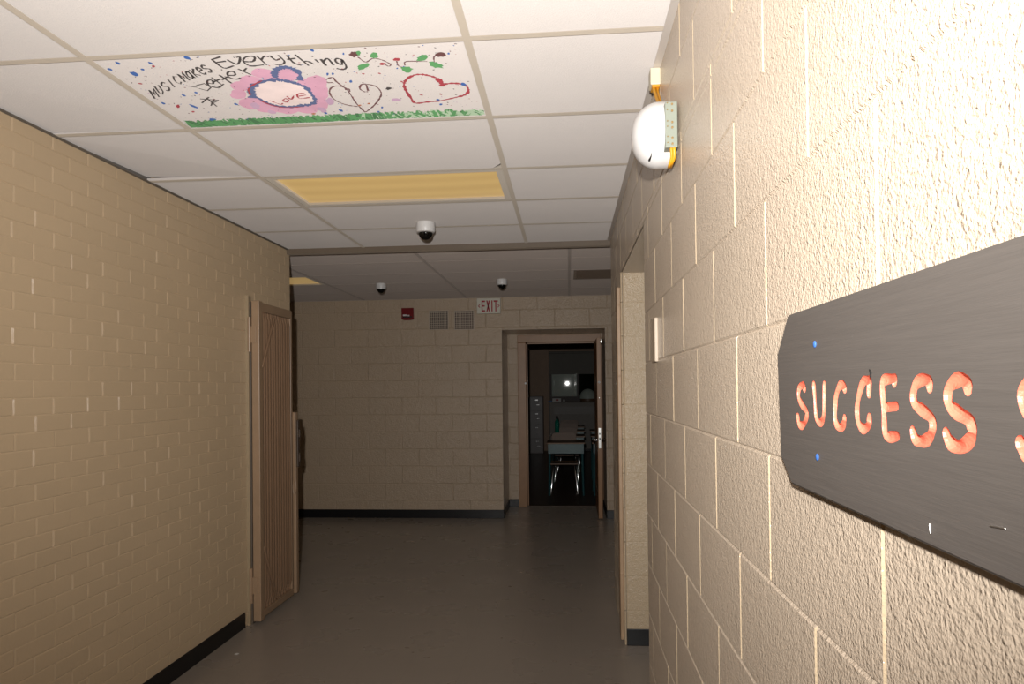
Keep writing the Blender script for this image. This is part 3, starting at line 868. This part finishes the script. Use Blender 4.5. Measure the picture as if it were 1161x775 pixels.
# ------------------------------------------------------------------ left: steel gate folded against the brick wall
jl = thing('gate_jamb', 'drab steel jamb fixed to the brick wall behind the gate hinges', 'post', (XL, 4.46, 0))
MB().prism([(XL, 4.44), (XL + 0.022, 4.44), (XL + 0.022, 4.452), (XL + 0.012, 4.452), (XL + 0.012, 4.50), (XL, 4.50)], 2, 0, 2.19).build('angle', M['jamb_paint'], jl)
MB().box((XL + 0.012, 4.456, 0.0), (XL + 0.03, 4.50, 2.15), 0.002).build('channel', plain('grey brown channel', srgb(112, 100, 88), 0.5), jl)  # channel coloured darker than the angle beside it

gt = thing('security_gate', 'tan steel bar gate folded back against the brick wall', 'gate', (-2.07, 4.45, 0))
P0 = Vector((-2.078, 4.45)); P1 = Vector((-2.092, 5.055))


def gp(s, off=0.0):
    q = P0 + (P1 - P0) * s; return Vector((q.x + off, q.y))


def gbox(mb, s0, s1, z0, z1, o0, o1, bev=0.003):
    a, b = gp(s0), gp(s1)
    mb.box((min(a.x, b.x) + o0, a.y, z0), (min(a.x, b.x) + o1, b.y, z1), bev)


m = MB(); m.box((-2.103, 4.45, 0.022), (-2.050, 4.505, 2.155), 0.004); m.build('hinge_stile', M['gate_paint'], gt)
m = MB(); gbox(m, 0.95, 1.0, 0.03, 2.15, -0.02, 0.02); m.build('end_stile', M['gate_paint'], gt)
m = MB(); gbox(m, 0.085, 0.95, 2.09, 2.15, -0.02, 0.026); m.build('top_rail', M['gate_paint'], gt)
m = MB(); gbox(m, 0.085, 0.95, 0.03, 0.075, -0.02, 0.03); m.build('bottom_rail', M['gate_paint'], gt)
n = 12
for k in range(n):
    s = 0.125 + k * (0.80 / (n - 1)); q = gp(s)
    MB().tube([(q.x, q.y, 0.0755), (q.x, q.y, 0.10), (q.x, q.y, 0.14), (q.x, q.y, 2.03), (q.x, q.y, 2.065), (q.x, q.y, 2.0895)], [0.008, 0.010, 0.0205, 0.0205, 0.012, 0.008], 14, 'flat').build('bar', M['gate_bar'], gt, True)
for z0, z1, za, zb in ((0, 0, 0.50, 0.11), (0, 0, 1.72, 2.06)):
    m = MB(); a, c = gp(0.09), gp(0.42)
    m.tube([(a.x + 0.027, a.y, za), (c.x + 0.027, c.y, zb)], 0.009, 8); m.build('brace', M['gate_bar'], gt, True)
for zc in (1.93, 0.26):
    m = MB()
    m.tube([(-2.1165, 4.447, zc - 0.115), (-2.1165, 4.447, zc + 0.115)], 0.0115, 14, 'flat')
    m.box((-2.112, 4.446, zc - 0.055), (-2.104, 4.449, zc + 0.055)); m.box((-2.104, 4.444, zc - 0.055), (-2.07, 4.4495, zc + 0.055), 0.001)
    m.build('hinge', M['gate_paint'], gt)
m = MB(); q = gp(1.0)
m.box((-2.062, 5.02, 0.04), (-2.036, 5.066, 1.39), 0.005); m.build('lock_stile', M['gate_paint'], gt)
m = MB()
m.box((-2.036, 5.03, 0.98), (-2.022, 5.07, 1.33), 0.004).box((-2.022, 5.035, 1.02), (-2.010, 5.05, 1.08), 0.002).box((-2.022, 5.035, 1.20), (-2.010, 5.05, 1.26), 0.002)
m.build('lock_case', plain('dark worn lock', srgb(84, 70, 58), 0.5), gt)
m = MB(); pts = []
for k in range(15):
    a = 2 * math.pi * k / 14; pts.append((-2.043 + 0.012 * math.sin(a), 5.010, 0.83 + 0.05 * math.cos(a)))
m.tube(pts, 0.004, 8, 'flat'); m.build('pull_ring', M['gate_paint'], gt, True)

tag(MB().prism([(-1.985, 3.95), (-1.968, 3.946), (-1.962, 3.962), (-1.979, 3.966)], 2, 0.0, 0.003).build('paper_scrap', M['paper']), 'tiny white scrap lying on the floor near the brick wall', 'litter')

# ------------------------------------------------------------------ recess: door frame and door
m = MB()
m.box((-0.655, YS - 0.04, 0), (-0.545, YS + 0.17, 2.135), 0.006).box((0.365, YS - 0.005, 0), (0.438, YS + 0.17, 2.135), 0.004)
m.box((-0.655, YS - 0.04, 2.135), (0.425, YS + 0.17, 2.232), 0.006)
m.box((-0.545, YS + 0.05, 0), (-0.53, YS + 0.11, 2.12)).box((-0.53, YS + 0.05, 2.12), (0.36, YS + 0.11, 2.135))
fr_o = struct(m, 'trim_7', M['frame_brown'])
tag(MB().prism([(-0.545, YS + 0.02), (0.36, YS + 0.02), (0.36, YS + 0.13), (-0.545, YS + 0.13)], 2, 0, 0.008).build('threshold', plain('worn bronze threshold', srgb(92, 78, 66), 0.6)), 'dull metal threshold strip on the floor across the doorway', 'threshold')
m = MB().lathe([(0.014, 0), (0.014, -0.003), (0.008, -0.005)], (-0.553, YS - 0.041, 1.605), 1, 14).build('strike', M['white_plastic_and_glint'], fr_o)  # white colour stands in for the flash glint on the metal strike

DX0, DX1, DY0, DY1 = 0.336, 0.384, 8.145, 8.99
door = MB().box((DX0, DY0, 0.012), (DX1, DY1, 2.125), 0.003)
door = struct(door, 'door_1', M['door_wood'])
MB().box((DX0 + 0.010, DY0 - 0.0025, 0.83), (DX1 - 0.010, DY0, 1.07), 0.001).build('latch_plate', M['steel'], door)
MB().box((DX0 + 0.017, DY0 - 0.012, 0.93), (DX1 - 0.017, DY0 - 0.0026, 0.955), 0.002).box((DX0 + 0.017, DY0 - 0.004, 0.99), (DX1 - 0.017, DY0 - 0.0026, 1.01), 0.001).build('latch_bolt', M['dark'], door)
for sg, xx in ((-1, DX0), (1, DX1)):
    MB().lathe([(0.027, 0.0), (0.027, sg * 0.006), (0.011, sg * 0.010), (0.010, sg * 0.028), (0.022, sg * 0.034), (0.026, sg * 0.044), (0.020, sg * 0.052), (0.004, sg * 0.054)], (xx, DY0 + 0.065, 0.925), 0, 24).build('knob', M['chrome'], door, True)
MB().lathe([(0.015, 0), (0.015, -0.003), (0.009, -0.006), (0.002, -0.007)], ((DX0 + DX1) / 2, DY0, 1.605), 1, 18).build('bolt_face', M['white_plastic_and_glint'], door, True)  # flash glint on the metal bolt, painted as a white disc
MB().lathe([(0.007, 0), (0.007, -0.003), (0.002, -0.004)], ((DX0 + DX1) / 2, DY0, 1.42), 1, 12).build('bolt_face', M['chrome'], door, True)
MB().box((DX1, DY0 + 0.10, 2.07), (DX1 + 0.022, DY0 + 0.34, 2.115), 0.004).tube([(DX1 + 0.012, DY0 + 0.012, 2.102), (DX1 + 0.012, DY0 + 0.2, 2.102)], 0.008).build('closer', M['steel'], door)

# ------------------------------------------------------------------ classroom
# pillar beside the window
struct(MB().box((-0.70, YCR - 0.35, 0), (-0.47, YCR, 2.75)), 'wall_pier', M['room_wall'])
t = bpy.data.objects.new('window_1', None); C.objects.link(t); t.location = (0.24, YCR, WZ0); t['kind'] = 'structure'
m = MB()
b = 0.05
m.box((WX0, YCR + 0.02, WZ0), (WX0 + b, YCR + 0.1, WZ1)).box((WX1 - b, YCR + 0.02, WZ0), (WX1, YCR + 0.1, WZ1)).box((WX0 + b, YCR + 0.02, WZ0), (WX1 - b, YCR + 0.1, WZ0 + 0.12)).box((WX0 + b, YCR + 0.02, WZ1 - b), (WX1 - b, YCR + 0.1, WZ1))
m.box((0.215, YCR + 0.02, WZ0 + 0.12), (0.275, YCR + 0.1, WZ1 - b))
m.build('window_frame', M['win_frame'], t)
MB().box((WX0 + b, YCR + 0.06, WZ0 + 0.12), (0.215, YCR + 0.066, WZ1 - b)).build('pane', M['glass'], t)
MB().box((0.275, YCR + 0.06, WZ0 + 0.12), (WX1 - b, YCR + 0.066, WZ1 - b)).build('pane', plain('dark green glass', (0.010, 0.014, 0.007, 1), 0.02, var=0.1), t)
m = MB().box((WX0 - 0.005, YCR - 0.02, 1.86), (WX1, YCR - 0.012, 2.38)); m.tube([(WX0 - 0.005, YCR - 0.03, 2.40), (WX1, YCR - 0.03, 2.40)], 0.03)
tag(m.build('window_blind', M['blind']), 'grey roller blind half lowered over the classroom window', 'blind')

t = thing('heater_cabinet', 'long grey heater cabinet under the classroom window', 'heater', (0.24, YCR - 0.25, 0))
CY0 = YCR - 0.45
MB().box((-0.46, CY0, 0.05), (1.6, YCR - 0.004, 1.16), 0.006).build('body', M['counter_grey'], t)
MB().box((-0.468, CY0 - 0.015, 1.16), (1.6, YCR - 0.004, 1.188), 0.004).build('top', M['counter_grey'], t)
m = MB()
for k in range(6): m.box((-0.35, CY0 - 0.006, 0.9 + 0.03 * k), (1.5, CY0 - 0.0005, 0.912 + 0.03 * k))
m.build('louvre', M['cabinet_grey'], t)
MB().box((-0.44, CY0 + 0.03, 0), (1.6, YCR - 0.01, 0.05)).build('plinth', M['dark'], t)

t = thing('filing_cabinet', 'grey four-drawer filing cabinet left of the classroom window', 'cabinet', (-0.82, 16.5, 0))
fx0, fx1, fy = -1.02, -0.60, 16.2
MB().box((fx0, fy, 0.0), (fx1, fy + 0.6, 1.33), 0.006).build('body', M['cabinet_grey'], t)
for k in range(4):
    z = 0.03 + k * 0.322
    d = MB().box((fx0 + 0.012, fy - 0.018, z), (fx1 - 0.012, fy - 0.0005, z + 0.31), 0.004).build('drawer', M['cabinet_grey'], t)
    for n_, (hx, hz) in dict(handle=(-0.715, 0.13), label_holder=(-0.745, 0.235)).items():
        mb = MB().box((hx - 0.035, fy - 0.036, z + hz), (hx + 0.035, fy - 0.0185, z + hz + (0.018 if n_ == 'handle' else 0.032)), 0.003)
        o = mb.build(n_, M['chrome'], t); o.parent = d; o.matrix_parent_inverse = Matrix.Identity(4)
        o.matrix_parent_inverse = (Matrix.Translation(t.location) @ d.matrix_parent_inverse).inverted() @ Matrix.Identity(4)


def desk(x, y, label, group='teal school desks in the classroom'):
    t = thing('school_desk', label, 'desk', (x, y, 0), group)
    W_, D_ = 0.53, 0.46
    MB().box((x - W_ / 2 - 0.01, y - D_ / 2 - 0.01, 0.735), (x + W_ / 2 + 0.01, y + D_ / 2 + 0.01, 0.757), 0.005).build('lid', M['desk_lid'], t)
    m = MB().box((x - W_ / 2 + 0.01, y - D_ / 2, 0.60), (x + W_ / 2 - 0.01, y - D_ / 2 + 0.008, 0.7345)).box((x - W_ / 2 + 0.01, y - D_ / 2 + 0.008, 0.60), (x - W_ / 2 + 0.018, y + D_ / 2, 0.7345))
    m.box((x + W_ / 2 - 0.018, y - D_ / 2 + 0.008, 0.60), (x + W_ / 2 - 0.01, y + D_ / 2, 0.7345)).box((x - W_ / 2 + 0.018, y - D_ / 2 + 0.008, 0.60), (x + W_ / 2 - 0.018, y + D_ / 2, 0.608))
    m.build('book_box', M['teal'], t)
    for sx in (-1, 1):
        for sy in (-1, 1):
            MB().tube([(x + sx * 0.235, y + sy * 0.20, 0.60), (x + sx * 0.245, y + sy * 0.215, 0.012)], 0.014, 12, 'flat').lathe([(0.016, 0.0), (0.016, 0.012), (0.013, 0.02)], (x + sx * 0.245, y + sy * 0.215, 0), 2, 12).build('leg', [M['teal']], t)
    return t


def chair(x, y, label, group='school chairs tucked under the desks'):
    t = thing('school_chair', label, 'chair', (x, y, 0), group)
    prof = [(-0.19, 0.425), (-0.17, 0.415), (0.0, 0.405), (0.15, 0.41), (0.19, 0.425), (0.19, 0.44), (0.15, 0.425), (0.0, 0.42), (-0.17, 0.43), (-0.19, 0.44)]
    MB().prism([(y + a, z) for a, z in prof], 0, x - 0.20, x + 0.20).build('seat', M['seat_brown'], t)
    MB().prism([(x - 0.19, 0.68), (x - 0.16, 0.66), (x + 0.16, 0.66), (x + 0.19, 0.68), (x + 0.18, 0.84), (x + 0.13, 0.86), (x - 0.13, 0.86), (x - 0.18, 0.84)], 1, y + 0.215, y + 0.23).build('backrest', M['seat_brown'], t)
    for sx in (-1, 1):
        MB().tube([(x + sx * 0.15, y - 0.13, 0.40), (x + sx * 0.165, y - 0.17, 0.3), (x + sx * 0.195, y - 0.20, 0.0)], 0.011, 10, 'flat').build('leg', M['chrome'], t, True)
        MB().tube([(x + sx * 0.14, y + 0.12, 0.40), (x + sx * 0.15, y + 0.15, 0.3), (x + sx * 0.185, y + 0.21, 0.0)], 0.011, 10, 'flat').build('leg', M['chrome'], t, True)
        MB().tube([(x + sx * 0.15, y + 0.16, 0.40), (x + sx * 0.155, y + 0.20, 0.46), (x + sx * 0.155, y + 0.2375, 0.80)], 0.010, 10).build('back_post', M['chrome'], t, True)
    return t


Ys = [10.15, 11.45, 12.75, 14.05]
names = ['nearest the doorway', 'second from the doorway', 'third from the doorway', 'farthest from the doorway']
for k, y in enumerate(Ys):
    desk(-0.045 + (0.03 * k), y, 'teal school desk with brown lid in the left file, %s' % names[k])
    chair(-0.075 + (0.03 * k), y + 0.12, 'brown chrome-legged school chair at the left file desk %s' % names[k])
for k, y in enumerate(Ys[:3]):
    desk(0.60 + 0.03 * k, y, 'teal school desk behind the open door edge in the right file, %s' % names[k])
    chair(0.60 + 0.03 * k, y + 0.12, 'brown chrome-legged school chair at the right file desk %s' % names[k])

bx = onY(631.5, 480, 11.4)
t = thing('bottle', 'tall green bottle with dark cap standing on a school desk', 'bottle', (bx.x, 11.4, 0.757))
MB().lathe([(0.034, 0.0), (0.036, 0.01), (0.036, 0.20), (0.03, 0.235), (0.016, 0.255), (0.015, 0.27)], (bx.x, 11.4, 0.757), 2, 24).build('body', M['bottle'], t, True)
MB().lathe([(0.019, 0.27), (0.019, 0.30), (0.012, 0.318), (0.004, 0.32)], (bx.x, 11.4, 0.757), 2, 20).build('cap', M['dark'], t, True)

zt = 1.188; yy = YCR - 0.3
q = onY(624.0, 456.5, yy)
tag(MB().prism([(q.x - 0.06, zt), (q.x + 0.045, zt), (q.x + 0.048, zt + 0.02), (q.x + 0.03, zt + 0.03), (q.x - 0.05, zt + 0.018)], 1, yy - 0.1, yy + 0.1).build('magazine', [M['book_blue']]), 'pale blue magazine at the left end of the heater cabinet', 'magazine')
q = onY(631, 454, yy)
t = thing('book_stack', 'white and red book box leaning at the window above the heater cabinet', 'book', (q.x, yy, zt))
MB().box((q.x - 0.10, yy - 0.06, zt), (q.x + 0.11, yy + 0.06, zt + 0.085), 0.004).build('cover', M['paper'], t)
MB().box((q.x - 0.02, yy - 0.064, zt + 0.02), (q.x + 0.05, yy - 0.0605, zt + 0.065)).build('spine_label', M['book_red'], t)
q = onY(639.5, 457, yy)
tag(MB().lathe([(0.022, 0), (0.026, 0.004), (0.028, 0.05), (0.024, 0.052), (0.022, 0.01)], (q.x, yy - 0.05, zt), 2, 18).build('cup', M['paper']), 'small white cup on the heater cabinet beside the book box', 'cup')
a = onY(657, 452, yy); b_ = onY(676, 452, yy); r = (b_.x - a.x) / 2
t = thing('pale_dome', 'pale grey-green dome beside the open door edge, below the classroom window', 'dome', ((a.x + b_.x) / 2, yy, zt))  # dome-shaped object of unknown use, not identified as a lamp
cx = (a.x + b_.x) / 2
MB().lathe([(r, 0.07), (r * 1.0, 0.08)] + [(r * math.cos(k * math.pi / 20) + 1e-4, 0.08 + 0.23 * math.sin(k * math.pi / 20)) for k in range(1, 11)], (cx, yy, zt), 2, 36, (1, 0.7, 1)).build('dome_shell', M['dome_pale'], t, True)
MB().lathe([(r * 0.85, 0.0), (r * 0.9, 0.01), (r * 0.9, 0.0695), (r * 0.85, 0.0699)], (cx, yy, zt), 2, 30, (1, 0.7, 1)).build('stand', M['seat_brown'], t)

# ------------------------------------------------------------------ the carved sign board
XF = 0.302; BK = XR - 0.0005
sign = thing('wall_sign', 'charcoal wooden board with carved orange-red lettering on the near right wall', 'sign', (BK, 0.4, 1.54))


def sp(px, py): q = onX(px, py, XF); return (q.y, q.z)


tlc, l1, l2, blc = sp(893, 357), sp(881, 402), sp(885, 516), sp(897, 548)
trc, brc = sp(1161, 265), sp(1161, 668)
slope_t = (trc[1] - tlc[1]) / (trc[0] - tlc[0]); slope_b = (brc[1] - blc[1]) / (brc[0] - blc[0])
YE_ = -0.35
outl = [tlc, l1, l2, blc, (YE_ + 0.05, blc[1] + slope_b * (YE_ + 0.05 - blc[0])), (YE_, 1.50), (YE_, 1.60), (YE_ + 0.05, tlc[1] + slope_t * (YE_ + 0.05 - tlc[0]))]
mb = MB(); mb.prism(outl, 0, XF, BK)
es = [e for e in mb.bm.edges if all(abs(v.co.x - XF) < 1e-6 for v in e.verts)]
bmesh.ops.bevel(mb.bm, geom=es, offset=0.0022, segments=2, affect='EDGES')
board = mb.build('board', M['board'])

L1 = lambda x, y: (870 + x * 150 / 894, 400 + y * 150 / 894)
L2 = lambda x, y: (1010 + x * 151 / 900, 400 + y * 151 / 900)
S4 = [(520, 240), (512, 200), (466, 178), (408, 212), (384, 290), (402, 362), (460, 408), (525, 450), (552, 520), (538, 585), (470, 632), (402, 606), (374, 545)]
letters = [
    (L1, [[(250, 240), (240, 215), (215, 240), (212, 300), (235, 350), (264, 390), (264, 440), (240, 488), (214, 478), (206, 432)]], 0.0055),
    (L1, [[(314, 216), (322, 320), (330, 425), (352, 470), (376, 448), (384, 350), (385, 212)]], 0.0051),
    (L1, [[(522, 238), (514, 216), (488, 222), (464, 300), (458, 400), (464, 470), (490, 502), (516, 482), (522, 442)]], 0.0055),
    (L1, [[(688, 186), (650, 192), (618, 290), (606, 390), (618, 475), (650, 512), (684, 488), (690, 438)], [(690, 186), (686, 272)]], 0.0055),
    (L1, [[(860, 172), (800, 178), (778, 196), (782, 300), (790, 430), (796, 540), (822, 566), (878, 560)], [(794, 366), (872, 358)], [(862, 172), (858, 200)]], 0.0054),
    (L2, [[(262, 232), (256, 194), (224, 178), (172, 206), (152, 280), (164, 345), (215, 388), (268, 432), (284, 490), (266, 562), (220, 596), (168, 582), (148, 528)]], 0.0057),
    (L2, [S4], 0.0062),
]
cut = []
for f, strokes, r in letters:
    cut.append(([smooth_path([Vector((XF - 0.0012, *sp(*f(*q)))) for q in s], 4) for s in strokes], r))
# the next letter, cut by the frame: same shape as the S before it, one step along the board
base = cut[-1][0][0]
ym = max(v.y for v in base); yt = onX(1156.6, 456, XF).y
cut.append(([[Vector((v.x, (v.y - ym) * 1.03 + yt, (v.z - 1.54) * 1.02 + 1.54)) for v in base]], 0.0062))
tmp = []
board.data.materials.append(M['letter_red'])
vl = bpy.context.view_layer
for k, (paths, r) in enumerate(cut):
    for pth in paths:
        m = MB()
        R_ = [r * (1 + 0.10 * math.sin(i * 0.9 + k)) for i in range(len(pth))]
        m.tube(pth, R_, 14); c = m.build('cutter', M['letter_red']); tmp.append(c)
        md = board.modifiers.new('carve', 'BOOLEAN'); md.operation = 'DIFFERENCE'; md.object = c; md.solver = 'EXACT'
        md.use_self = True; md.material_mode = 'TRANSFER'
vl.update()
dg = bpy.context.evaluated_depsgraph_get()
me = bpy.data.meshes.new_from_object(board.evaluated_get(dg))
for md in list(board.modifiers): board.modifiers.remove(md)
mats = list(me.materials)
idx_red = {i for i, mm in enumerate(mats) if mm and mm.name == M['letter_red'].name}
bm = bmesh.new(); bm.from_mesh(me)
body = bmesh.new(); body.from_mesh(me)
bmesh.ops.delete(body, geom=[f for f in body.faces if f.material_index in idx_red], context='FACES')
for f in body.faces: f.material_index = 0
bme = bpy.data.meshes.new('board'); body.to_mesh(bme); body.free()
bme.materials.append(M['board'])
board.data = bme
board.parent = sign; board.matrix_parent_inverse = Matrix.Translation(-sign.location)
names_ = ['S', 'U', 'C', 'C', 'E', 'S', 'S', 'S']
for k, (paths, r) in enumerate(cut):
    ys = [v.y for pth in paths for v in pth]; lo, hi = min(ys) - r * 1.3, max(ys) + r * 1.3
    q = bm.copy()
    def inside(f):
        c_ = f.calc_center_median(); return f.material_index in idx_red and lo <= c_.y <= hi
    bmesh.ops.delete(q, geom=[f for f in q.faces if not inside(f)], context='FACES')
    for f in q.faces: f.material_index = 0
    lm = bpy.data.meshes.new('carved_letter'); q.to_mesh(lm); q.free(); lm.materials.append(M['letter_red'])
    lo_ = bpy.data.objects.new('carved_letter', lm); C.objects.link(lo_)
    lo_.parent = sign; lo_.matrix_parent_inverse = Matrix.Translation(-sign.location)
    lo_['label'] = 'carved orange-red letter ' + names_[k]
bm.free()
for c in tmp:
    d = c.data; bpy.data.objects.remove(c); bpy.data.meshes.remove(d)
for q in ((924, 390), (927, 518)):
    y, z = sp(*q)
    o = MB().lathe([(0.0042, 0), (0.0042, -0.0008), (0.0025, -0.0016), (0.0004, -0.0018)], (XF - 0.0001, y, z), 0, 14).build('screw', M['screw_blue'], sign, True)
    o['label'] = 'blue screw head'
for q in (((1124.5, 596), (1141, 599)), ((1055, 594), (1056, 604))):
    (y0, z0), (y1, z1) = sp(*q[0]), sp(*q[1])
    MB().tube([(XF - 0.0008, y0, z0), (XF - 0.0008, y1, z1)], 0.0007, 8).build('staple', M['silver'], sign)
y, z = sp(987.5, 424)
m = MB(); m.tube([(XF - 0.0006, *sp(986.5, 419)), (XF - 0.0006, *sp(988, 422)), (XF - 0.0006, *sp(987.5, 427))], [0.0007, 0.0011, 0.0008], 8)
m.build('split', M['dark'], sign)

# ------------------------------------------------------------------ camera, flash, colour management
cam = bpy.data.cameras.new('camera'); co = bpy.data.objects.new('camera', cam); C.objects.link(co)
cam.sensor_fit = 'HORIZONTAL'; cam.sensor_width = 36.0; cam.lens = 36.0 * FPX / 1161
cam.shift_y = CY / 1161; cam.clip_start = 0.02; cam.clip_end = 60
cyw, syw = math.cos(YAW), math.sin(YAW)
cpt, spt = math.cos(PITCH), math.sin(PITCH)
fwd = Vector((syw * cpt, cyw * cpt, spt)); right = Vector((cyw, -syw, 0)); up = Vector((-spt * syw, -spt * cyw, cpt))
cr, sr = math.cos(ROLL), math.sin(ROLL)
r2 = right * cr - up * sr; u2 = right * sr + up * cr
mat = Matrix((r2, u2, -fwd)).transposed().to_4x4(); mat.translation = CAM
co.matrix_world = mat
sc.camera = co

# the photographer's flash, on top of the camera
fl = bpy.data.lights.new('flash', 'SPOT'); fo = bpy.data.objects.new('flash', fl); C.objects.link(fo)
fl.energy = 460; fl.shadow_soft_size = 0.022; fl.spot_size = math.radians(140); fl.spot_blend = 1.0
fl.color = (1.0, 0.972, 0.94)
fo.location = (-0.05, -0.15, HC + 0.15)
aim = Vector((math.sin(math.radians(-2)), math.cos(math.radians(-2)), math.tan(math.radians(24))))
fo.rotation_euler = aim.to_track_quat('-Z', 'Y').to_euler()
fl.use_nodes = True
nt = fl.node_tree; em = next(n for n in nt.nodes if n.type == 'EMISSION')
lf = nt.nodes.new('ShaderNodeLightFalloff'); lf.inputs['Strength'].default_value = 1.0; lf.inputs['Smooth'].default_value = 0.95
nt.links.new(lf.outputs['Quadratic'], em.inputs['Strength'])

wd = bpy.data.worlds.new('world'); sc.world = wd; wd.use_nodes = True
wd.node_tree.nodes['Background'].inputs[0].default_value = (0, 0, 0, 1)

vs = sc.view_settings
vs.view_transform = 'Standard'; vs.look = 'None'; vs.exposure = 0.0; vs.gamma = 1.0; vs.use_curve_mapping = False
sc.cycles.use_denoising = True
sc.cycles.max_bounces = 8
